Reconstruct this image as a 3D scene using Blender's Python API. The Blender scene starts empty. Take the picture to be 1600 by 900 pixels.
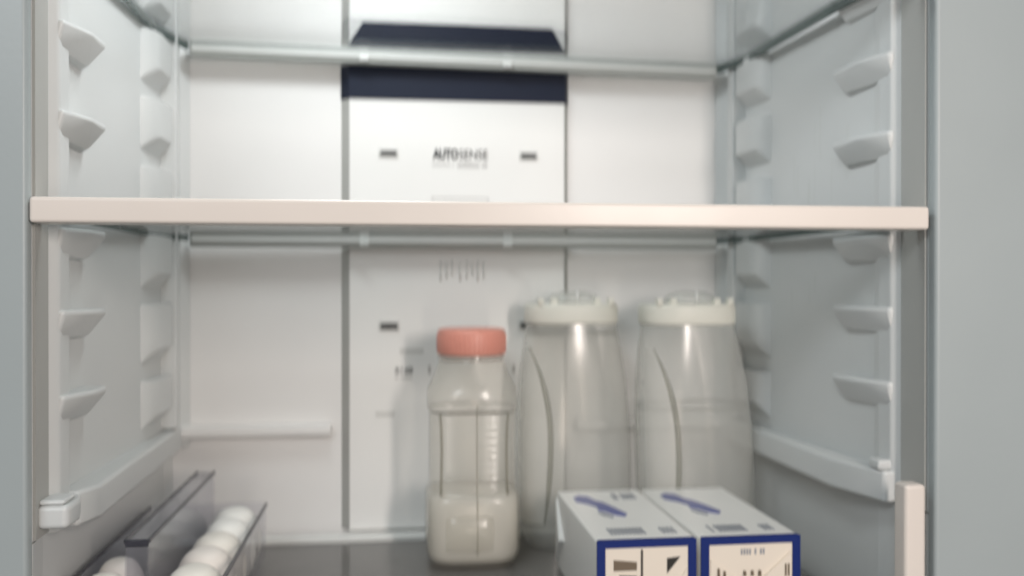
import bpy, bmesh, math, random
from mathutils import Vector, Matrix
random.seed(7)
S = bpy.context.scene
COL = S.collection
R = math.radians

# ---------------------------------------------------------------- camera
cam_d = bpy.data.cameras.new('camera')
cam = bpy.data.objects.new('camera', cam_d); COL.objects.link(cam)
cam.location = (0, 0, 0)
cam.rotation_euler = (R(89.8), 0, R(-7.32))
cam_d.sensor_width = 36.0; cam_d.lens = 32.4
cam_d.clip_start = 0.02; cam_d.clip_end = 50
cam_d.dof.use_dof = True
cam_d.dof.focus_distance = 0.52
cam_d.dof.aperture_fstop = 3.2
cam_d.dof.aperture_ratio = 2.2
S.camera = cam

# ---------------------------------------------------------------- world, lamps, exposure
w = bpy.data.worlds.new('World'); S.world = w; w.use_nodes = True
bg = w.node_tree.nodes['Background']
bg.inputs[0].default_value = (0.78, 0.86, 0.92, 1); bg.inputs[1].default_value = 0.16

def area(name, loc, aim, sx, sy, watts, colour):
    l = bpy.data.lights.new(name, 'AREA'); l.shape = 'RECTANGLE'; l.size = sx; l.size_y = sy
    l.energy = watts; l.color = colour
    o = bpy.data.objects.new(name, l); COL.objects.link(o); o.location = loc
    o.rotation_euler = (Vector(aim) - Vector(loc)).to_track_quat('-Z', 'Y').to_euler()
    return o
area('room_lamp', (0.47, -0.50, 0.22), (0.07, 0.9, -0.04), 0.09, 0.38, 7.8, (1.0, 0.895, 0.825))
area('added_low_fill', (0.22, -0.70, -0.36), (0.12, 0.9, -0.12), 0.10, 0.36, 1.3, (1.0, 0.84, 0.70))  # added low source for streaks on the jugs and fill below
area('room_ceiling_lamp', (-0.75, -1.05, 0.92), (0.12, 0.75, -0.05), 0.7, 0.45, 12.0, (0.92, 0.97, 1.0))
area('refrigerator_lamp', (-0.02, 0.69, 0.385), (0.02, 0.74, 0), 0.20, 0.05, 2.0, (0.95, 0.98, 1.0))
S.view_settings.view_transform = 'Standard'; S.view_settings.look = 'None'
S.view_settings.exposure = 0.16; S.view_settings.gamma = 1.0
S.cycles.use_denoising = True
S.cycles.max_bounces = 14; S.cycles.diffuse_bounces = 6; S.cycles.transparent_max_bounces = 32
S.cycles.glossy_bounces = 5; S.cycles.caustics_reflective = False; S.cycles.caustics_refractive = False

# ---------------------------------------------------------------- materials
def nt(name):
    m = bpy.data.materials.new(name); m.use_nodes = True
    t = m.node_tree; t.nodes.clear()
    o = t.nodes.new('ShaderNodeOutputMaterial')
    return m, t, o
def plastic(name, col, rough=0.4, bump=0.04, scale=180, var=0.04, spec=0.5, streak=False):
    m, t, o = nt(name)
    p = t.nodes.new('ShaderNodeBsdfPrincipled')
    tc = t.nodes.new('ShaderNodeTexCoord')
    mp = t.nodes.new('ShaderNodeMapping'); t.links.new(tc.outputs['Object'], mp.inputs[0])
    if streak: mp.inputs['Scale'].default_value = (1.5, 1.5, 0.5)
    n1 = t.nodes.new('ShaderNodeTexNoise'); n1.inputs['Scale'].default_value = 9; n1.inputs['Detail'].default_value = 2 if streak else 5
    t.links.new(mp.outputs[0], n1.inputs['Vector'])
    mx = t.nodes.new('ShaderNodeMix'); mx.data_type = 'RGBA'
    mx.inputs['A'].default_value = (*[c * (1 - var) for c in col], 1)
    mx.inputs['B'].default_value = (*[min(1, c * (1 + var)) for c in col], 1)
    t.links.new(n1.outputs['Fac'], mx.inputs['Factor']); t.links.new(mx.outputs['Result'], p.inputs['Base Color'])
    mr = t.nodes.new('ShaderNodeMapRange'); mr.inputs['To Min'].default_value = max(0.03, rough - 0.12); mr.inputs['To Max'].default_value = rough + 0.12
    t.links.new(n1.outputs['Fac'], mr.inputs['Value']); t.links.new(mr.outputs[0], p.inputs['Roughness'])
    n2 = t.nodes.new('ShaderNodeTexNoise'); n2.inputs['Scale'].default_value = scale
    t.links.new(tc.outputs['Object'], n2.inputs['Vector'])
    b = t.nodes.new('ShaderNodeBump'); b.inputs['Strength'].default_value = bump; b.inputs['Distance'].default_value = 0.002
    t.links.new(n2.outputs['Fac'], b.inputs['Height']); t.links.new(b.outputs[0], p.inputs['Normal'])
    p.inputs['Specular IOR Level'].default_value = spec
    t.links.new(p.outputs[0], o.inputs[0])
    return m
def fresnel(t, ior):
    g = t.nodes.new('ShaderNodeNewGeometry')
    mr = t.nodes.new('ShaderNodeMapRange'); mr.inputs['To Min'].default_value = ior; mr.inputs['To Max'].default_value = 1 / ior
    t.links.new(g.outputs['Backfacing'], mr.inputs['Value'])
    f = t.nodes.new('ShaderNodeFresnel'); t.links.new(mr.outputs[0], f.inputs['IOR'])
    return f
def clear(name, tint, rough=0.04, ior=1.45, haze=0.0, haze_col=(0.8, 0.8, 0.8)):
    m, t, o = nt(name)
    tr = t.nodes.new('ShaderNodeBsdfTransparent'); tr.inputs[0].default_value = (*tint, 1)
    base = tr.outputs[0]
    if haze > 0:
        df = t.nodes.new('ShaderNodeBsdfDiffuse'); df.inputs[0].default_value = (*haze_col, 1)
        tl = t.nodes.new('ShaderNodeBsdfTranslucent'); tl.inputs[0].default_value = (*haze_col, 1)
        a = t.nodes.new('ShaderNodeMixShader'); a.inputs[0].default_value = 0.5
        t.links.new(df.outputs[0], a.inputs[1]); t.links.new(tl.outputs[0], a.inputs[2])
        h = t.nodes.new('ShaderNodeMixShader')
        tc = t.nodes.new('ShaderNodeTexCoord'); n = t.nodes.new('ShaderNodeTexNoise'); n.inputs['Scale'].default_value = 25
        t.links.new(tc.outputs['Object'], n.inputs['Vector'])
        mr = t.nodes.new('ShaderNodeMapRange'); mr.inputs['To Min'].default_value = haze * 0.85; mr.inputs['To Max'].default_value = min(1, haze * 1.15)
        t.links.new(n.outputs['Fac'], mr.inputs['Value']); t.links.new(mr.outputs[0], h.inputs[0])
        t.links.new(tr.outputs[0], h.inputs[1]); t.links.new(a.outputs[0], h.inputs[2]); base = h.outputs[0]
    gl = t.nodes.new('ShaderNodeBsdfGlossy'); gl.inputs['Roughness'].default_value = rough
    f = fresnel(t, ior)
    mx = t.nodes.new('ShaderNodeMixShader')
    t.links.new(f.outputs[0], mx.inputs[0]); t.links.new(base, mx.inputs[1]); t.links.new(gl.outputs[0], mx.inputs[2])
    t.links.new(mx.outputs[0], o.inputs[0])
    return m
M = {
 'liner': plastic('white_liner_plastic', (0.63, 0.645, 0.64), 0.36, 0.04, 260, 0.025, 0.5, True),
 'flange': plastic('grey_white_flange', (0.375, 0.415, 0.42), 0.42, 0.03, 200),
 'panel': plastic('white_panel_plastic', (0.80, 0.80, 0.785), 0.4, 0.03, 240),
 'back': plastic('white_back_plastic', (0.79, 0.785, 0.775), 0.4, 0.03, 240),
 'trim': plastic('white_shelf_trim', (0.76, 0.69, 0.63), 0.35, 0.02, 160),
 'rail': plastic('pale_grey_rail', (0.42, 0.44, 0.42), 0.3, 0.02),
 'clip': plastic('white_clip', (0.75, 0.76, 0.74), 0.3, 0.02),
 'navy': plastic('navy_plastic', (0.008, 0.013, 0.030), 0.5, 0.02, 200, 0.1, 0.2),
 'dark': plastic('painted_vent_shade', (0.05, 0.05, 0.05), 0.6, 0.05),  # dark colour for painted shade in the vents
 'ventframe': plastic('grey_vent_frame', (0.58, 0.58, 0.56), 0.5, 0.02),
 'ink': plastic('grey_black_ink', (0.025, 0.028, 0.03), 0.6, 0.01),
 'ink_pale': plastic('pale_grey_ink', (0.42, 0.41, 0.40), 0.6, 0.01),
 'chrome': plastic('shiny_embossing', (0.80, 0.80, 0.78), 0.12, 0.0, 100, 0.02, 0.9),
 'lid_orange': plastic('coral_lid_plastic', (0.76, 0.32, 0.25), 0.42, 0.04, 150, 0.06),
 'lid_cream': plastic('cream_lid_plastic', (0.80, 0.79, 0.71), 0.4, 0.03, 150),
 'carton': plastic('coated_white_board', (0.80, 0.79, 0.76), 0.38, 0.05, 90, 0.05),
 'carton_end': plastic('cream_board_end', (0.80, 0.72, 0.62), 0.45, 0.05, 90, 0.04),
 'carton_blue': plastic('printed_blue', (0.006, 0.022, 0.15), 0.5, 0.03, 90, 0.08, 0.25),
 'print_blue': plastic('faded_blue_print', (0.12, 0.135, 0.32), 0.4, 0.02, 90, 0.15),
 'print_grey': plastic('grey_print', (0.30, 0.31, 0.34), 0.45, 0.02),
 'print_brown': plastic('brown_print', (0.16, 0.12, 0.08), 0.45, 0.02),
 'print_black': plastic('black_print', (0.02, 0.018, 0.016), 0.45, 0.02),
 'drawer': plastic('smoke_grey_drawer', (0.16, 0.155, 0.15), 0.4, 0.03),
 'shade_grey': plastic('painted_shade_grey', (0.42, 0.42, 0.40), 0.5, 0.03),  # grey for strips that paint in shade
 'glass': clear('shelf_glass', (0.79, 0.80, 0.797), 0.03, 1.5),
 'floor_glass': clear('smoked_shelf_glass', (0.62, 0.61, 0.60), 0.08, 1.5, 0.5, (0.52, 0.50, 0.48)),
 'glass_edge': clear('glass_edge_green', (0.30, 0.37, 0.35), 0.15, 1.5, 0.55, (0.22, 0.28, 0.27)),
 'clear': clear('clear_tray_plastic', (0.95, 0.95, 0.965), 0.06, 1.20, 0.05, (0.75, 0.75, 0.78)),
 'clear_edge': clear('clear_tray_edge', (0.42, 0.42, 0.46), 0.08, 1.5, 0.4, (0.16, 0.16, 0.19)),
 'bottle': clear('milky_bottle_plastic', (0.99, 0.985, 0.975), 0.2, 1.45, 0.26, (0.92, 0.90, 0.83)),
 'jug': clear('frosted_jug_plastic', (0.99, 0.99, 0.985), 0.18, 1.5, 0.31, (0.97, 0.975, 0.95)),
 'jug_grip': clear('frosted_jug_grip', (0.99, 0.99, 0.985), 0.3, 1.45, 0.5, (0.95, 0.94, 0.90)),
 'contents': clear('cloudy_contents', (0.98, 0.97, 0.95), 0.3, 1.2, 0.8, (0.96, 0.94, 0.89)),
 'jug_line': clear('frosted_jug_ridge', (0.86, 0.86, 0.83), 0.25, 1.4, 0.40, (0.52, 0.52, 0.48)),
 'seam': clear('bottle_moulding', (0.85, 0.84, 0.8), 0.25, 1.4, 0.45, (0.48, 0.46, 0.40)),
 'water': clear('still_water', (0.99, 0.99, 0.985), 0.10, 1.12),
 'lampglass': plastic('lamp_cover', (0.8, 0.8, 0.8), 0.3),
}
def egg_mat(name, col):
    return plastic(name, col, 0.5, 0.06, 500, 0.04)
M['egg_white'] = egg_mat('white_eggshell', (0.88, 0.87, 0.83))
M['egg_cream'] = egg_mat('cream_eggshell', (0.84, 0.80, 0.73))
M['egg_pink'] = egg_mat('pinkish_eggshell', (0.85, 0.79, 0.73))

# ---------------------------------------------------------------- helpers
def wloc(p):
    v = Vector((0, 0, 0))
    while p is not None:
        v += Vector(p.location); p = p.parent
    return v
def obj(name, bm, mat, parent=None, origin=None, bevel=0, smooth=False, seg=2, angle=35):
    """Link one bmesh (in world coordinates) as one mesh object whose origin lies at `origin`."""
    bmesh.ops.remove_doubles(bm, verts=bm.verts, dist=1e-6)
    bmesh.ops.recalc_face_normals(bm, faces=bm.faces)
    if origin is None:
        c = [v.co for v in bm.verts]
        origin = Vector((sum(v.x for v in c) / len(c), sum(v.y for v in c) / len(c), min(v.z for v in c)))
    origin = Vector(origin)
    bm.transform(Matrix.Translation(-origin))
    me = bpy.data.meshes.new(name); bm.to_mesh(me); bm.free()
    for p in me.polygons: p.use_smooth = smooth or bevel > 0
    me.materials.append(M[mat])
    o = bpy.data.objects.new(name, me); COL.objects.link(o)
    if parent is not None:
        o.parent = parent; o.location = origin - wloc(parent)
    else: o.location = origin
    if bevel > 0:
        b = o.modifiers.new('bevel', 'BEVEL'); b.width = bevel; b.segments = seg; b.limit_method = 'ANGLE'; b.angle_limit = R(angle)
        wn = o.modifiers.new('normals', 'WEIGHTED_NORMAL'); wn.keep_sharp = True
    return o
def thing(name, label, cat, loc, group=None):
    o = bpy.data.objects.new(name, None); COL.objects.link(o); o.location = loc
    o.empty_display_size = 0.02
    o['label'] = label; o['category'] = cat
    if group: o['group'] = group
    return o
def box(x0, x1, y0, y1, z0, z1, bm=None):
    bm = bm or bmesh.new()
    vs = [bm.verts.new((x, y, z)) for z in (z0, z1) for x, y in ((x0, y0), (x1, y0), (x1, y1), (x0, y1))]
    for f in ((3, 2, 1, 0), (4, 5, 6, 7), (0, 1, 5, 4), (1, 2, 6, 5), (2, 3, 7, 6), (3, 0, 4, 7)):
        bm.faces.new([vs[i] for i in f])
    return bm
def prism(poly, z0, z1, bm=None):
    bm = bm or bmesh.new()
    a = [bm.verts.new((x, y, z0)) for x, y in poly]; b = [bm.verts.new((x, y, z1)) for x, y in poly]
    n = len(poly)
    bm.faces.new(list(reversed(a))); bm.faces.new(b)
    for i in range(n): bm.faces.new((a[i], a[(i + 1) % n], b[(i + 1) % n], b[i]))
    return bm
def hull(pts, bm=None):
    bm = bm or bmesh.new()
    vs = [bm.verts.new(p) for p in pts]
    r = bmesh.ops.convex_hull(bm, input=vs)
    bmesh.ops.delete(bm, geom=[v for v in r['geom_interior'] if isinstance(v, bmesh.types.BMVert)], context='VERTS')
    bmesh.ops.dissolve_limit(bm, angle_limit=0.01, verts=bm.verts, edges=bm.edges)
    return bm
def super_ring(cx, cy, z, hx, hy, n, N=48):
    out = []
    for i in range(N):
        t = 2 * math.pi * i / N; c, s = math.cos(t), math.sin(t)
        out.append((cx + hx * math.copysign(abs(c) ** (2 / n), c), cy + hy * math.copysign(abs(s) ** (2 / n), s), z))
    return out
def loft(rings, bm=None, cap0=True, cap1=True):
    bm = bm or bmesh.new()
    rs = [[bm.verts.new(p) for p in r] for r in rings]
    N = len(rs[0])
    for a, b in zip(rs, rs[1:]):
        for i in range(N): bm.faces.new((a[i], a[(i + 1) % N], b[(i + 1) % N], b[i]))
    if cap0: bm.faces.new(list(reversed(rs[0])))
    if cap1: bm.faces.new(rs[-1])
    return bm
def tube(pts, r, n=10, bm=None, taper=False):
    pts = [Vector(p) for p in pts]; rings = []
    for i, p in enumerate(pts):
        d = (pts[min(i + 1, len(pts) - 1)] - pts[max(i - 1, 0)]).normalized()
        u = d.cross(Vector((0, 1, 0.01))).normalized(); v = d.cross(u).normalized()
        q = r * (0.25 + 0.75 * min(1.0, 4.0 * min(i, len(pts) - 1 - i) / len(pts))) if taper else r
        rings.append([tuple(p + q * (math.cos(2 * math.pi * k / n) * u + math.sin(2 * math.pi * k / n) * v)) for k in range(n)])
    return loft(rings, bm)

# ================================================================ the refrigerator cabinet
FR = thing('refrigerator', 'open white refrigerator interior with side walls, flat back and grey-white front frame', 'refrigerator', (0.073, 0.80, -0.62))
TOP, BOT = 0.42, -0.62
LEDGE = -0.160
# side walls: one prism per wall; the plan outline holds the front lip, the post and the tapering wall
left_plan = [(-0.31, 0.60), (-0.2205, 0.60), (-0.2205, 0.622), (-0.2135, 0.627), (-0.2130, 0.644), (-0.2190, 0.654),
             (-0.2145, 0.905), (-0.2085, 0.930), (-0.197, 0.940), (-0.31, 0.940)]
right_plan = [(0.46, 0.60), (0.3694, 0.60), (0.3694, 0.631), (0.3625, 0.636), (0.3615, 0.652), (0.3640, 0.662),
              (0.3535, 0.905), (0.3475, 0.930), (0.336, 0.940), (0.46, 0.940)]
lw = obj('side_wall', prism(left_plan, LEDGE, TOP), 'liner', FR, bevel=0.0025, seg=3, angle=12)
rw = obj('side_wall', prism(right_plan, LEDGE, TOP), 'liner', FR, bevel=0.0025, seg=3, angle=12)
ll = obj('lower_side_wall', prism([(-0.31, 0.60), (-0.2205, 0.60), (-0.2225, 0.622), (-0.2215, 0.93), (-0.215, 0.94), (-0.31, 0.94)], BOT + 0.06, LEDGE), 'liner', FR)
rl = obj('lower_side_wall', prism([(0.46, 0.60), (0.3694, 0.60), (0.3694, 0.632), (0.366, 0.66), (0.360, 0.93), (0.354, 0.94), (0.46, 0.94)], BOT + 0.06, LEDGE), 'liner', FR)
bw = obj('back_wall', box(-0.31, 0.46, 0.940, 1.0, BOT + 0.06, TOP), 'back', FR)
obj('ceiling', box(-0.31, 0.46, 0.60, 1.0, TOP, TOP + 0.05), 'liner', FR)
obj('cabinet_floor', box(-0.31, 0.46, 0.60, 1.0, BOT, BOT + 0.06), 'liner', FR)
# front frame: a slightly greyer painted face over the wall ends, 3 mm proud
lf = obj('front_frame', box(-0.31, -0.2200, 0.590, 0.6005, BOT, TOP + 0.05), 'flange', FR, bevel=0.003)
rf = obj('front_frame', box(0.3689, 0.46, 0.590, 0.6005, BOT, TOP + 0.05), 'flange', FR, bevel=0.003)
obj('lamp_cover', box(-0.14, 0.14, 0.66, 0.74, 0.397, 0.419), 'lampglass', FR, bevel=0.004)
# grey strips that paint shade onto the lip just inside the frame
obj('lip_shade_strip', box(-0.2207, -0.2190, 0.601, 0.6225, LEDGE + 0.002, TOP - 0.002), 'shade_grey', lw)
obj('lip_shade_strip', box(0.3676, 0.3696, 0.601, 0.6315, LEDGE + 0.002, TOP - 0.002), 'shade_grey', rw)

def lwall(y): return -0.2190 + (y - 0.654) / 0.251 * 0.0045
def rwall(y): return 0.3640 - (y - 0.662) / 0.243 * 0.0105
def bracket(side, T):
    if side < 0:
        w0, p, y0, y1 = -0.2195, -0.2020, 0.6265, 0.686
    else:
        w0, p, y0, y1 = 0.3650, 0.3500, 0.6350, 0.704
    s = 1 if side < 0 else -1
    q = w0 + s * (0.0085 if side < 0 else 0.0045)
    m = p - s * 0.0005
    pts = [(w0, y0, T), (w0, y1 + 0.004, T), (q, y0, T), (p, y0 + 0.030, T), (p, y1, T),
           (w0, y0, T - 0.004), (w0, y1 + 0.004, T - 0.004), (q, y0, T - 0.004), (p, y0 + 0.030, T - 0.004), (p, y1, T - 0.004),
           (w0, y0, T - 0.020), (q - s * 0.004, y0, T - 0.018), (w0, y1 - 0.002, T - 0.021), (w0 + s * 0.007, y1 - 0.008, T - 0.019)]
    return hull(pts)
FRONT_Z = (0.2285, 0.1715, 0.1135, 0.0375, -0.0165, -0.0715)
REAR_Z = (0.238, 0.179, 0.119, 0.060, -0.001, -0.067, -0.124)
for side, wall in ((-1, lw), (1, rw)):
    for T in FRONT_Z:
        obj('shelf_support', bracket(side, T), 'liner', wall, bevel=0.0034, seg=4)
    # rear column: stacked bumps with notches between, and a stop rib behind them
    for i in range(len(REAR_Z)):
        zb = REAR_Z[i]; zt = (REAR_Z[i - 1] - 0.0165) if i else 0.29
        if side < 0: w0, p, y0, y1 = -0.2175, -0.2030, 0.826, 0.886
        else: w0, p, y0, y1 = 0.3575, 0.3415, 0.838, 0.892
        s = 1 if side < 0 else -1
        pts = []
        for z, k in ((zt, 1.0), (zb + 0.011, 1.0), (zb - 0.002, 0.2)):
            e = p if k == 1 else w0 + (p - w0) * k
            pts += [(w0, y0, z), (w0, y1, z), (e, y0 + 0.022, z), (e, y1, z), (w0 + (e - w0) * 0.8, y0 + 0.009, z), (w0 + (e - w0) * 0.4, y0 + 0.002, z)]
        obj('rear_support', hull(pts), 'liner', wall, bevel=0.0042, seg=5)
    if side < 0: obj('stop_rib', box(-0.2175, -0.2005, 0.892, 0.908, -0.135, 0.33), 'liner', wall, bevel=0.002)
    else: obj('stop_rib', box(0.3405, 0.3575, 0.898, 0.912, -0.135, 0.33), 'liner', wall, bevel=0.002)
# ledges that carry the lowest shelf level
obj('ledge_end', prism([(-0.2205, 0.6045), (-0.2020, 0.6045), (-0.2005, 0.612), (-0.2010, 0.626), (-0.2060, 0.643), (-0.2205, 0.643)], -0.1525, -0.1378), 'liner', lw, bevel=0.0035, seg=4)
obj('ledge', prism([(-0.2205, 0.640), (-0.2065, 0.640), (-0.1990, 0.662), (-0.2030, 0.926), (-0.2205, 0.936)], LEDGE, -0.1365), 'liner', lw, bevel=0.003, seg=3)
obj('ledge_stop', box(-0.2195, -0.2040, 0.606, 0.6275, -0.1379, -0.1345), 'liner', lw, bevel=0.002)
obj('ledge', prism([(0.3690, 0.634), (0.3560, 0.634), (0.3420, 0.690), (0.3400, 0.926), (0.3600, 0.936)], LEDGE, -0.1365), 'liner', rw, bevel=0.003, seg=3)
obj('ledge_stop', box(0.3530, 0.3660, 0.6365, 0.652, -0.1365, -0.1290), 'liner', rw, bevel=0.002)
obj('back_ledge', box(-0.2080, -0.0610, 0.9270, 0.9405, -0.1500, -0.1385), 'back', bw, bevel=0.003, seg=3)
obj('back_ledge', box(0.1860, 0.3450, 0.9270, 0.9405, -0.1500, -0.1385), 'back', bw, bevel=0.003, seg=3)
obj('front_post', box(0.3470, 0.3625, 0.590, 0.606, -0.45, -0.1370), 'trim', rl, bevel=0.003)

for k in range(14):
    y = random.uniform(0.69, 0.80); x = rwall(y) - .0001; z0 = random.choice((random.uniform(0.06, 0.12), random.uniform(-0.06, 0.0))); L = random.uniform(.008, .045)
    obj('water_run', tube([(x, y, z0), (x - .0003, y + .0004, z0 + L * .3), (x - .0002, y - .0003, z0 + L * .7), (x, y, z0 + L)], random.uniform(.0004, .0008), 6), 'water', rw, smooth=True)
# ---- air duct panel in the middle of the back wall
PX0, PX1, PY = -0.0520, 0.1785, 0.931
pan = obj('duct_panel', prism([(PX0, 0.9405), (PX0 + 0.0085, PY), (PX1 - 0.0050, PY), (PX1, 0.9405)], -0.2450, TOP), 'panel', FR)
obj('chamfer_shade_strip', prism([(PX0 - .0003, 0.9404), (PX0 + .0082, PY - .0003), (PX0 + .0085, PY + .003), (PX0 + .003, .9404)], -0.2445, TOP - .001), 'shade_grey', pan)  # grey strips paint the chamfers' shade along both panel sides
obj('chamfer_shade_strip', prism([(PX1 + .0003, 0.9404), (PX1 - .0047, PY - .0003), (PX1 - .0050, PY + .003), (PX1 - .003, .9404)], -0.2445, TOP - .001), 'shade_grey', pan)
obj('navy_band', prism([(PX0 - 0.0006, 0.9400), (PX0 + 0.0079, PY - 0.0012), (PX1 - 0.0044, PY - 0.0012), (PX1 + 0.0006, 0.9400)], 0.1855, 0.2195), 'navy', pan)
def slab_front(poly, y, t=0.001, bm=None):
    """flat shape on a plane facing -Y: poly in (x, z)"""
    bm = bm or bmesh.new()
    a = [bm.verts.new((x, y - t, z)) for x, z in poly]; b = [bm.verts.new((x, y + 0.0004, z)) for x, z in poly]
    n = len(poly)
    bm.faces.new(a); bm.faces.new(list(reversed(b)))
    for i in range(n): bm.faces.new((a[i], a[(i + 1) % n], b[(i + 1) % n], b[i]))
    return bm
# navy trapezoid on the panel above the top shelf
obj('navy_trapezoid', slab_front([(PX0 + 0.006, 0.2365), (PX1 - 0.004, 0.2365), (PX1 - 0.018, 0.262), (PX0 + 0.022, 0.262)], PY, 0.0014), 'navy', pan)
def vent(x, z, wd, h):
    f = obj('vent', slab_front([(x - wd / 2 - .0022, z - h / 2 - .0016), (x + wd / 2 + .0022, z - h / 2 - .0016), (x + wd / 2 + .0022, z + h / 2 + .0016), (x - wd / 2 - .0022, z + h / 2 + .0016)], PY, 0.0012), 'ventframe', pan, bevel=0.0004)
    bm = bmesh.new()
    slab_front([(x - wd / 2, z - h / 2), (x + wd / 2, z - h / 2), (x + wd / 2, z + h / 2), (x - wd / 2, z + h / 2)], PY, 0.0014, bm)
    obj('vent_shade', bm, 'dark', f)  # flat dark plate painted in for the shade inside the vent
for x, z, wd, h in ((-0.005, 0.1315, 0.0155, 0.0052), (0.1365, 0.1312, 0.0150, 0.0052), (-0.0045, -0.0415, 0.0165, 0.0060), (0.1365, -0.0415, 0.0165, 0.0060)):
    pan_v = vent(x, z, wd, h)
def text_mesh(txt, x, z, size, width, mat, parent, y=PY, bold=0.0, name='lettering'):
    cu = bpy.data.curves.new('tmp', 'FONT'); cu.body = txt; cu.size = size; cu.extrude = 0.0003; cu.offset = bold
    t = bpy.data.objects.new('tmp', cu); COL.objects.link(t)
    dg = bpy.context.evaluated_depsgraph_get(); dg.update()
    me = bpy.data.meshes.new_from_object(t.evaluated_get(dg))
    bpy.data.objects.remove(t)
    xs = [v.co.x for v in me.vertices]; k = width / (max(xs) - min(xs)); x0 = min(xs)
    bm = bmesh.new(); bm.from_mesh(me); bpy.data.meshes.remove(me)
    for v in bm.verts: v.co = Vector((x + (v.co.x - x0) * k, y - 0.0005 - v.co.z, z + v.co.y))
    return obj(name, bm, mat, parent)
text_mesh('AUTO', 0.0390, 0.1272, 0.0132, 0.0258, 'ink', pan, bold=0.0006)
text_mesh('SENSE', 0.0658, 0.1272, 0.0132, 0.0290, 'ink', pan)
def ticks(x0, x1, z0, z1, n, mat, name='small_print', dens=0.55, parent=None):
    bm = bmesh.new(); st = (x1 - x0) / n
    for i in range(n):
        if random.random() < 0.12: continue
        a = x0 + i * st; h = random.uniform(0.7, 1.0)
        slab_front([(a, z0), (a + st * dens, z0), (a + st * dens, z0 + (z1 - z0) * h), (a, z0 + (z1 - z0) * h)], PY, 0.0004, bm)
    return obj(name, bm, mat, parent or pan)
ticks(0.0390, 0.0610, 0.1192, 0.1236, 12, 'ink_pale', dens=0.4)
ticks(0.0640, 0.0950, 0.1185, 0.1238, 15, 'ink_pale', dens=0.6)
ticks(0.0000, 0.0090, -0.0890, -0.0825, 6, 'ink')
ticks(0.0110, 0.0195, -0.0890, -0.0825, 6, 'ink')
ticks(0.0015, 0.0190, -0.0945, -0.0915, 9, 'ink_pale')
obj('faint_mark', slab_front([(0.006, -0.0685), (0.030, -0.0685), (0.030, -0.0645), (0.006, -0.0645)], PY, 0.0004), 'ventframe', pan)
obj('faint_mark', slab_front([(-0.018, -0.1315), (0.001, -0.1315), (0.001, -0.1275), (-0.018, -0.1275)], PY, 0.0004), 'ventframe', pan)
obj('small_slot', slab_front([(0.0345, -0.0895), (0.0370, -0.0895), (0.0370, -0.0815), (0.0345, -0.0815)], PY, 0.0005), 'ink_pale', pan)
obj('small_slot', slab_front([(0.1200, -0.0895), (0.1225, -0.0895), (0.1225, -0.0815), (0.1200, -0.0815)], PY, 0.0005), 'ink_pale', pan)
bm = bmesh.new()
for a, b, c, d in ((0.0380, 0.0955, 0.0870, 0.0878), (0.0380, 0.0388, 0.0500, 0.0870), (0.0947, 0.0955, 0.0500, 0.0870)):
    slab_front([(a, c), (b, c), (b, d), (a, d)], PY, 0.0005, bm)
obj('label_outline', bm, 'ink_pale', pan)
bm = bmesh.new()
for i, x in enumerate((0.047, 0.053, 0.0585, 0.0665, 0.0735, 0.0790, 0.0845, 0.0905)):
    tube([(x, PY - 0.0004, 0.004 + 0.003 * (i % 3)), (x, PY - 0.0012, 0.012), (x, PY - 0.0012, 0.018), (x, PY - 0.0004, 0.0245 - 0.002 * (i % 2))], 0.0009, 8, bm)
obj('painted_glints', bm, 'clip', pan, smooth=True)  # white strokes painted in for lamp reflections on the panel

# ================================================================ shelves
def shelf(z, label, trim):
    t = thing('glass_shelf', label, 'shelf', (0.073, 0.77, z), 'glass shelves of the refrigerator')
    plan = [(-0.2120, 0.612), (0.3590, 0.612), (0.3510, 0.700), (0.3450, 0.880), (0.3330, 0.922), (-0.1980, 0.922), (-0.2120, 0.860)]
    obj('glass', prism(plan, z - 0.002, z + 0.002), 'glass', t)
    for pts in (((-0.2125, 0.63), (-0.2125, 0.860), (-0.1975, 0.916)), ((0.3575, 0.63), (0.3515, 0.700), (0.3455, 0.880), (0.3340, 0.918))):
        wd = 0.0022 if pts[0][0] < 0 else 0.0042
        bm = bmesh.new()
        s = 1 if pts[0][0] < 0 else -1
        for (xa, ya), (xb, yb) in zip(pts, pts[1:]):
            hull([(xa, ya, z - 0.0045), (xb, yb, z - 0.0045), (xa, ya, z + 0.004), (xb, yb, z + 0.004),
                  (xa + s * wd, ya, z - 0.0045), (xb + s * wd, yb, z - 0.0045), (xa + s * wd, ya, z + 0.004), (xb + s * wd, yb, z + 0.004)], bm)
        obj('edge_strip', bm, 'glass_edge', t)
    obj('front_trim', box(-0.2190, 0.3645, 0.590, 0.612, z - 0.0088, z + 0.0070), 'trim', t, bevel=0.0022, seg=3)
    rr = obj('rear_rail', hull([(-0.194, 0.915, z - 0.010), (0.331, 0.915, z - 0.010), (-0.194, 0.915, z + 0.005), (0.331, 0.915, z + 0.005),
                           (-0.194, 0.925, z - 0.010), (0.331, 0.925, z - 0.010), (-0.194, 0.925, z + 0.008), (0.331, 0.925, z + 0.008)]), 'rail', t, bevel=0.0018)
    obj('rail_lip', box(-0.192, 0.329, 0.9125, 0.9155, z - 0.0055, z - 0.0015), 'clip', rr, bevel=0.0008)
    for x in (-0.0285, 0.113): obj('rail_clip', box(x - 0.0045, x + 0.0045, 0.9105, 0.916, z - 0.0085, z - 0.0030), 'clip', rr, bevel=0.001)
    return t
shelf(0.0466, 'middle glass shelf with broad white front trim crossing the whole refrigerator', True)
up = shelf(0.2260, 'upper glass shelf above the navy band, only its rear rail and underside showing', True)
up.rotation_euler.y = 0.013
FZ = -0.2520
bs = thing('bottom_shelf', 'lowest smoky glass shelf that the bottles, cartons and egg tray stand on', 'shelf', (0.073, 0.77, FZ))
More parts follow.
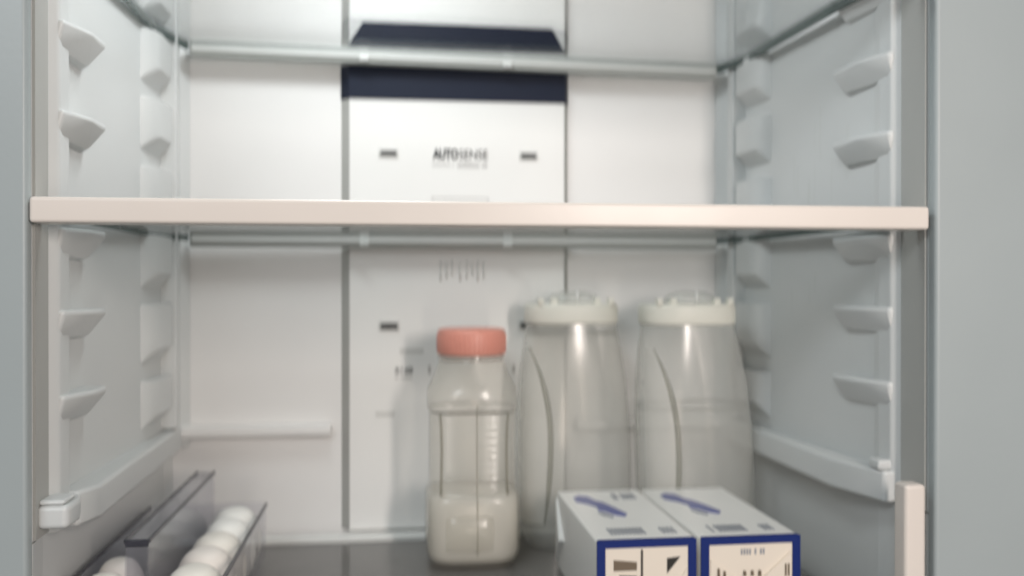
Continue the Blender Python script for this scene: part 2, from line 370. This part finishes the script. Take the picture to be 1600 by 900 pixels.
obj('glass', prism([(-0.2170, 0.612), (0.3600, 0.612), (0.3560, 0.915), (-0.2120, 0.915)], FZ - 0.004, FZ), 'floor_glass', bs)
obj('rear_trim', box(-0.2110, 0.3550, 0.915, 0.9300, FZ - 0.004, FZ + 0.0055), 'clip', bs, bevel=0.002)
obj('front_trim', box(-0.2185, 0.3400, 0.590, 0.612, FZ - 0.010, FZ + 0.003), 'trim', bs, bevel=0.002)
cd = thing('crisper_drawer', 'smoke grey crisper drawer under the lowest glass shelf', 'drawer', (0.073, 0.77, -0.56))
bm = box(-0.205, 0.340, 0.625, 0.630, -0.555, -0.275)
for a in ((-0.205, 0.340, 0.905, 0.910, -0.555, -0.275), (-0.205, -0.200, 0.630, 0.905, -0.555, -0.275), (0.335, 0.340, 0.630, 0.905, -0.555, -0.275), (-0.200, 0.335, 0.630, 0.905, -0.555, -0.550)):
    box(*a, bm=bm)
obj('drawer_box', bm, 'drawer', cd)

# ================================================================ bottle with the coral lid
BX, BY = 0.0710, 0.845
b = thing('plastic_bottle', 'square translucent bottle with a coral screw lid and ribbed waist', 'bottle', (BX, BY, FZ))
prof = [(0.0, .032, .030, 3.5), (0.002, .036, .034, 3.5), (0.007, .0405, .038, 4), (0.014, .0425, .040, 4.5), (0.050, .0425, .040, 4.5), (0.060, .0422, .0396, 4.5), (0.0645, .0412, .0385, 4.2), (0.067, .0390, .0352, 4)]
z = 0.0695
while z < 0.136:
    prof += [(z, .0386, .0336, 4), (z + .0022, .0392, .0350, 4), (z + .0044, .0386, .0336, 4)]; z += .0066
prof += [(0.1375, .0392, .0352, 4), (0.1405, .0405, .0395, 3.2), (0.146, .0408, .0405, 2.8), (0.158, .0402, .0400, 2.6), (0.164, .0370, .0370, 2.5), (0.170, .0338, .0338, 2.3), (0.179, .0308, .0308, 2), (0.184, .0285, .0285, 2), (0.190, .0285, .0285, 2)]
body = obj('bottle_body', loft([super_ring(BX, BY, FZ + h, r, q, n) for h, r, q, n in prof], cap1=False), 'bottle', b, smooth=True)
for x in (-.0300, .0290):
    obj('grip_edge', tube([(BX + x * k, BY - .0350 * g, FZ + h) for h, k, g in ((.0665, 1.0, 1.0), (.080, .985, .99), (.105, .97, .985), (.125, .985, .99), (.1385, 1.02, 1.02))], .0011, 8), 'seam', body, smooth=True)
bm = loft([super_ring(BX, BY, FZ + h, r, r, 2, 64) for h, r in ((.1885, .0295), (.189, .0312), (.191, .0318), (.207, .0316), (.2105, .0306), (.212, .0282))])
for i in range(48):
    t = 2 * math.pi * i / 48
    x, y = BX + .0317 * math.cos(t), BY + .0317 * math.sin(t)
    tube([(x, y, FZ + .191), (x, y, FZ + .2065)], .0003, 6, bm)
obj('lid', bm, 'lid_orange', b, smooth=True)
obj('neck_ring', loft([super_ring(BX, BY, FZ + h, r, r, 2) for h, r in ((.1835, .0295), (.1845, .0312), (.1865, .0312), (.1875, .0295))]), 'bottle', b, smooth=True)
obj('mould_seam', tube([(BX + 0.002, BY - q - .0002, FZ + h) for h, r, q, n in prof[3:-6:2]], .0005, 6), 'seam', body)
obj('water', loft([super_ring(BX, BY, FZ + h, r - .0022, q - .0022, n) for h, r, q, n in prof[2:7]] + [super_ring(BX, BY, FZ + .0655, .0365, .0325, 4)]), 'contents', b, smooth=True)
obj('pattern_panel', loft([super_ring(BX - 0.004, BY, FZ + h, .0260, .0405 + dd, 5) for h, dd in ((.016, -.003), (.018, .0001), (.046, .0001), (.049, -.003))]), 'bottle', body, smooth=True)

# ================================================================ the two water jugs
def jug(cx, cy, label, level, lean=0.0, cfac=1.0):
    g = thing('water_jug', label, 'jug', (cx, cy, FZ), 'frosted water jugs at the back')
    HX, HY = .0555, .0365
    pr = [(0, .80, 3), (.002, .86, 3), (.007, .93, 3), (.016, .975, 3), (.04, .995, 3), (.08, 1.0, 3), (.12, .985, 2.9), (.16, .94, 2.8), (.19, .87, 2.6), (.205, .82, 2.5), (.2145, .79, 2.5), (.218, .77, 2.5)]
    cx0 = cx
    def X(h): return cx0 + lean * (h / .22) ** 1.5
    bd = obj('jug_body', loft([super_ring(X(h), cy, FZ + h, HX * k, HY * (0.35 + .65 * k), n, 56) for h, k, n in pr], cap1=False), 'jug', g, smooth=True)
    def interp(h):
        for (a, ka, na), (c, kc, nc) in zip(pr, pr[1:]):
            if a <= h <= c:
                f = (h - a) / (c - a); return ka + f * (kc - ka), na + f * (nc - na)
        return pr[-1][1:]
    pts = []; grid = []
    for i in range(25):
        h = .192 - i / 24 * .166
        u = (h - .110) / .082
        x = (-.0280 - .0165 * u * u if u > 0 else -.0280 - .0065 * u * u) * cfac
        k, n = interp(h); hx, hy = HX * k, HY * (0.35 + .65 * k)
        def surf(xx, off): return (X(h) + xx, cy - hy * max(0.0, 1 - abs(xx / hx) ** n) ** (1 / n) - off, FZ + h)
        x = max(x, -hx * .93)
        pts.append(surf(x, .0004))
        grid.append([surf(x + (-hx * .985 - x) * f, .0010 * (1 - abs(2 * f - 1) ** 4) + .0002) for f in (0, .12, .25, .4, .55, .7, .82, .92, 1)])
    bm = bmesh.new(); gv = [[bm.verts.new(p) for p in r] for r in grid]
    for a, bb in zip(gv, gv[1:]):
        for q in range(8): bm.faces.new((a[q], a[q + 1], bb[q + 1], bb[q]))
    obj('side_grip', bm, 'jug_grip', bd, smooth=True)
    obj('grip_ridge', tube(pts, .0026, 10, taper=True), 'jug_line', bd, smooth=True)
    wl = [p for p in pr[2:] if p[0] < level]; k, n = interp(level)
    rings = [super_ring(X(h), cy, FZ + h, HX * kk - .002, HY * (0.35 + .65 * kk) - .002, nn, 56) for h, kk, nn in wl + [(level, k, n)]]
    obj('water', loft(rings), 'water', g)
    rg = [super_ring(X(level), cy, FZ + level + dz, HX * k - d, HY * (0.35 + .65 * k) - d, n, 56) for dz, d in ((-.0010, .0016), (0, .0012), (.0010, .0016), (0.0, .0030))]
    obj('water_line', loft(rg + [rg[0]], cap0=False, cap1=False), 'jug_line', g, smooth=True)
    cx = X(.222)
    # lid: a cream cap with a clear raised flap and small clips
    ld = obj('lid', loft([super_ring(cx, cy, FZ + h, .0455 * k, .0345 * k, 2.6, 56) for h, k in ((.2145, .93), (.2150, .985), (.217, 1.0), (.2300, 1.0), (.2330, .985), (.2342, .94))]), 'lid_cream', g, smooth=True)
    obj('flap', loft([super_ring(cx + .002, cy - .004, FZ + h, .024 * k, .020 * k, 2.6) for h, k in ((.2338, 1.0), (.238, 1.0), (.2425, .86), (.2450, .58), (.2458, .3))]), 'jug', ld, smooth=True)
    for x in (-.034, -.021, .021, .034):
        obj('clip', box(cx + x - .003, cx + x + .003, cy - .028, cy - .020, FZ + .2335, FZ + .2395), 'lid_cream', ld, bevel=.001)
    obj('hinge_pin', tube([(cx + .0015, cy - .0255, FZ + .2335), (cx + .0015, cy - .0255, FZ + .2455)], .0011, 8), 'chrome', ld, smooth=True)
    return g
jug(0.1755, 0.8895, 'frosted water jug standing between the coral-lidded bottle and the other jug', 0.205, -.003)
jug(0.2880, 0.8530, 'frosted water jug nearest the right wall, its water line showing halfway up', 0.137, -.010, .92)

# ================================================================ milk cartons lying on the shelf
def carton(x0, x1, y0, y1, label, kind):
    H = 0.0665; z0 = FZ + 0.0003; z1 = z0 + H
    c = thing('milk_carton', label, 'carton', ((x0 + x1) / 2, (y0 + y1) / 2, FZ), 'milk cartons lying on their sides')
    bm = box(x0, x1, y0, y1, z0, z1)
    bmesh.ops.subdivide_edges(bm, edges=bm.edges, cuts=5, use_grid_fill=True)
    cx, cz = (x0 + x1) / 2, (z0 + z1) / 2
    for v in bm.verts:                                   # soft dents of board
        fx = (v.co.x - cx) / (x1 - x0) * 2; fz = (v.co.z - cz) / H * 2; fy = (v.co.y - y0) / (y1 - y0) * 2 - 1
        if abs(abs(fx) - 1) < 1e-4: v.co.x += math.copysign(0.0012 * (1 - fz * fz) * (1 - fy * fy), fx) * (1 if kind == 0 and fx < 0 else 0.3)
        if fz > 0.999: v.co.z += -0.0007 * (1 - fx * fx) * (1 - fy * fy)
    body = obj('carton_body', bm, 'carton', c, bevel=0.0016)
    e = y0
    def flat(poly, y, t): return slab_front(poly, y, t)
    bd = 0.0050
    ring = bmesh.new()
    for a, bb, d, f in ((x0, x1, z1 - bd, z1 + .0003), (x0, x1, z0 + .0004, z0 + bd), (x0, x0 + bd * 1.25, z0 + bd, z1 - bd), (x1 - bd * 1.25, x1, z0 + bd, z1 - bd)):
        flat_poly = [(a, d), (bb, d), (bb, f), (a, f)]
        slab_front(flat_poly, e, 0.0012, ring)
    obj('blue_border', ring, 'carton_blue', c)
    # the blue print turns over the top edge
    obj('blue_edge', box(x0 + .001, x1 - .001, y0 + .0002, y0 + .0030, z1 - .0006, z1 + .0006), 'carton_blue', c)
    ix0, ix1, iz0, iz1 = x0 + bd * 1.25, x1 - bd * 1.25, z0 + bd, z1 - bd
    obj('end_panel', flat([(ix0, iz0), (ix1, iz0), (ix1, iz1), (ix0, iz1)], e, 0.0006), 'carton_end', c)
    mid = (ix0 + ix1) / 2; W = ix1 - ix0
    def mk(name, poly, mat, t): obj(name, flat(poly, e, t), mat, c)
    if kind == 0:
        mk('brown_print', [(ix0 + .006, iz1 - .0165), (mid - .0075, iz1 - .0165), (mid - .0075, iz1 - .0105), (ix0 + .006, iz1 - .0085)], 'print_brown', .0009)
        mk('brown_print', [(ix0 + .012, iz1 - .0270), (mid - .0075, iz1 - .0270), (mid - .0075, iz1 - .0205), (ix0 + .010, iz1 - .0195)], 'print_brown', .0009)
        mk('fold_line', [(mid - .0045, iz0), (mid - .0030, iz0), (mid - .0030, iz1 - .0015), (mid - .0045, iz1 - .0015)], 'print_black', .0010)
        mk('black_print', [(mid + .0150, iz1 - .0195), (mid + .0250, iz1 - .0075), (mid + .0150, iz1 - .0085)], 'print_black', .0010)
        mk('end_flap', [(mid + .004, iz0), (ix1 - .001, iz0), (ix1 - .001, iz1 - .016)], 'carton_end', .0016)
    else:
        mk('end_flap', [(ix0 + .001, iz0), (mid, iz0 + .012), (mid, iz0 + .024), (ix0 + .001, iz1 - .0100)], 'carton_end', .0014)
        mk('end_flap', [(mid, iz0 + .012), (ix1 - .001, iz0), (ix1 - .001, iz1 - .006), (mid, iz0 + .024)], 'carton_end', .0026)
        bm = bmesh.new()
        for i in range(9):
            if i in (4, 6): continue
            a = ix0 + .024 + i * .0021; slab_front([(a, iz1 - .0078), (a + .0014, iz1 - .0078), (a + .0014, iz1 - .0036), (a, iz1 - .0036)], e, .0009, bm)
        obj('small_print', bm, 'print_grey', c)
        bm = bmesh.new()
        for a, h, zz in ((.006, .010, .017), (.0105, .006, .019), (.026, .0035, .0195), (.0318, .0035, .0195), (.0375, .0045, .0195), (W - .0065, .009, .015), (W - .0042, .009, .015)):
            slab_front([(ix0 + a, iz1 - zz - h), (ix0 + a + .0013, iz1 - zz - h), (ix0 + a + .0013, iz1 - zz), (ix0 + a, iz1 - zz)], e, .0031, bm)
        obj('small_print', bm, 'print_brown', c)
    obj('seam', prism([(x0 + .06 * (x1 - x0), y0 + .012), (x0 + .085 * (x1 - x0), y0 + .012), (x0 + .085 * (x1 - x0), y1 - .004), (x0 + .06 * (x1 - x0), y1 - .004)], z1 - .0012, z1 + .0002), 'carton', c)
    # print on the top face: a slanting blue emblem with a grey part, and short lines
    def top(poly, mat, name):
        obj(name, prism(poly, z1 - .0012, z1 + .0003), mat, c)
    L = y1 - y0; WW = x1 - x0
    def P(u, v): return (x0 + u * WW, y0 + v * L)
    top([P(.13, .84), P(.22, .89), P(.31, .86), P(.36, .76), P(.42, .72), P(.50, .60), P(.57, .47), P(.52, .43), P(.43, .47), P(.36, .54), P(.30, .56), P(.31, .64), P(.24, .70), P(.13, .75)], 'print_blue', 'emblem')
    top([P(.27, .52), P(.33, .50), P(.40, .43), P(.38, .41), P(.30, .46)], 'print_grey', 'emblem_grey')
    def topticks(u0, u1, v0, v1, n, mat):
        bm = bmesh.new(); st = (u1 - u0) / n
        for i in range(n):
            if random.random() < .1: continue
            a = u0 + i * st
            prism([P(a, v0), P(a + st * .6, v0), P(a + st * .6, v1), P(a, v1)], z1 - .0012, z1 + .0003, bm)
        obj('small_print', bm, mat, c)
    topticks(.20, .58, .10, .21, 10, 'print_grey')
    topticks(.74, .90, .10, .20, 4, 'print_grey')
    if kind == 0: topticks(.60, .88, .78, .90, 8, 'print_grey')
    # folded ear on the outer side
    if kind == 0:
        obj('side_flap', hull([(x0 + .0005, y1 - .002, z1 - .004), (x0 + .0005, y1 - .002, z0 + .004), (x0 + .0005, y1 - .042, cz),
                               (x0 - .0018, y1 - .003, z1 - .006), (x0 - .0018, y1 - .003, z0 + .006), (x0 - .0055, y1 - .038, cz)]), 'carton', c, bevel=.0006)
    return c
carton(0.1450, 0.2190, 0.6500, 0.8130, 'milk carton lying beside the clear bottle, brown and black print on its blue-edged end', 0)
carton(0.2222, 0.2982, 0.6490, 0.8120, 'milk carton lying nearest the right wall, folded flaps crossing its blue-edged end', 1)

# ================================================================ egg tray and eggs
TX0, TX1, RX = -0.2165, -0.1152, -0.1675
TY0, TY1 = 0.618, 0.862
RZ = -0.2010
tr = thing('egg_tray', 'clear plastic egg tray with a raised middle divider against the left wall', 'tray', (RX, 0.74, FZ))
bm = box(TX0 + .004, TX1 - .004, TY0 + .004, TY1 - .004, FZ + .0005, FZ + .0030)
for a, bq, tp in ((TX0, TX0 + .002, 0), (TX1, TX1 - .002, 0)):
    s = 1 if a < bq else -1
    hull([(a, TY0, RZ), (a + s * .0016, TY0, RZ), (bq - s * .002, TY0, FZ + .003), (bq, TY0, FZ + .003), (a, TY1, RZ), (a + s * .0016, TY1, RZ), (bq - s * .002, TY1 - .004, FZ + .003), (bq, TY1 - .004, FZ + .003)], bm)
obj('tray_body', bm, 'clear', tr)
for y, s in ((TY0, 1), (TY1, -1)):
    bm = hull([(TX0 + .002, y, RZ + .003), (TX1 - .002, y, RZ + .003), (TX0 + .002, y + s * .0016, RZ + .003), (TX1 - .002, y + s * .0016, RZ + .003),
          (TX0 + .004, y + s * .002, FZ + .003), (TX1 - .004, y + s * .002, FZ + .003), (TX0 + .004, y + s * .004, FZ + .003), (TX1 - .004, y + s * .004, FZ + .003)])
    obj('end_wall', bm, 'clear', tr)
bm = bmesh.new()
for x in (TX0, TX1):
    box(x - .0013, x + .0013, TY0, TY1, RZ - .0005, RZ + .0022, bm)
obj('rim', bm, 'clear_edge', tr, bevel=.0006)
# divider: an inverted channel
DY0, DY1, DZ = 0.6320, 0.8560, -0.1695
bm = bmesh.new()
for s in (-1, 1):
    hull([(RX + s * .0075, DY0, DZ), (RX + s * .0063, DY0, DZ), (RX + s * .0078, DY0 - .003, FZ + .003), (RX + s * .0066, DY0 - .003, FZ + .003),
          (RX + s * .0075, DY1, DZ), (RX + s * .0063, DY1, DZ), (RX + s * .0078, DY1 + .002, FZ + .003), (RX + s * .0066, DY1 + .002, FZ + .003)], bm)
box(RX - .0063, RX + .0063, DY0, DY0 + .0014, FZ + .004, DZ, bm)
box(RX - .0063, RX + .0063, DY1 - .0014, DY1, FZ + .004, DZ, bm)
dv = obj('divider', bm, 'clear', tr)
obj('divider_top', box(RX - .0075, RX + .0075, DY0, DY1, DZ + .0001, DZ + .0016), 'clear', dv)
bm = bmesh.new()
for s in (-1, 1): box(RX + s * .0075 - .0011, RX + s * .0075 + .0011, DY0, DY1, DZ - .0006, DZ + .0022, bm)
box(RX - .0074, RX + .0074, DY0 - .0010, DY0 + .0012, DZ - .003, DZ + .0022, bm)
obj('divider_edge', bm, 'clear_edge', dv, bevel=.0005)

def egg(x, y, label, mat, r=.0225, h=.055, tilt=0.0):
    bm = bmesh.new(); rings = []
    n = 20
    for i in range(1, n):
        t = math.pi * i / n
        z = -math.cos(t) * h / 2; rr = r * math.sin(t) ** 0.66 * (1 - 0.05 * (-math.cos(t)))
        rings.append([(rr * math.cos(2 * math.pi * k / 32), rr * math.sin(2 * math.pi * k / 32), z) for k in range(32)])
    loft(rings, bm)
    bm.transform(Matrix.Rotation(tilt, 4, 'X'))
    zmin = min(v.co.z for v in bm.verts)
    bm.transform(Matrix.Translation((x, y, FZ + .0032 - zmin)))
    o = obj('egg', bm, mat, smooth=True)
    o['label'] = label; o['category'] = 'egg'; o['group'] = 'eggs in the clear tray'
ex = -0.1378
egg(ex, 0.8320, 'whitest egg, at the rear end of the longer row near the tray back', 'egg_white', .0222, .053, .1)
egg(ex + .001, 0.7905, 'second egg from the rear in the longer row, pale cream', 'egg_white', .0218, .0535, .12)
egg(ex, 0.7490, 'third egg from the rear in the longer row, cream shell', 'egg_cream', .0223, .053, .12)
egg(ex - .0005, 0.7072, 'fourth egg from the rear in the longer row, pinkish shell', 'egg_pink', .0221, .0535, .1)
egg(ex, 0.6655, 'front egg of the longer row, cut off by the picture edge', 'egg_cream', .0222, .053, .12)
egg(-0.1945, 0.6900, 'pinkish egg between the tray divider and the left wall, further back one', 'egg_pink', .0180, .053, .05)
egg(-0.1945, 0.6540, 'pinkish egg between the tray divider and the left wall, nearer one', 'egg_pink', .0178, .053, -.05)
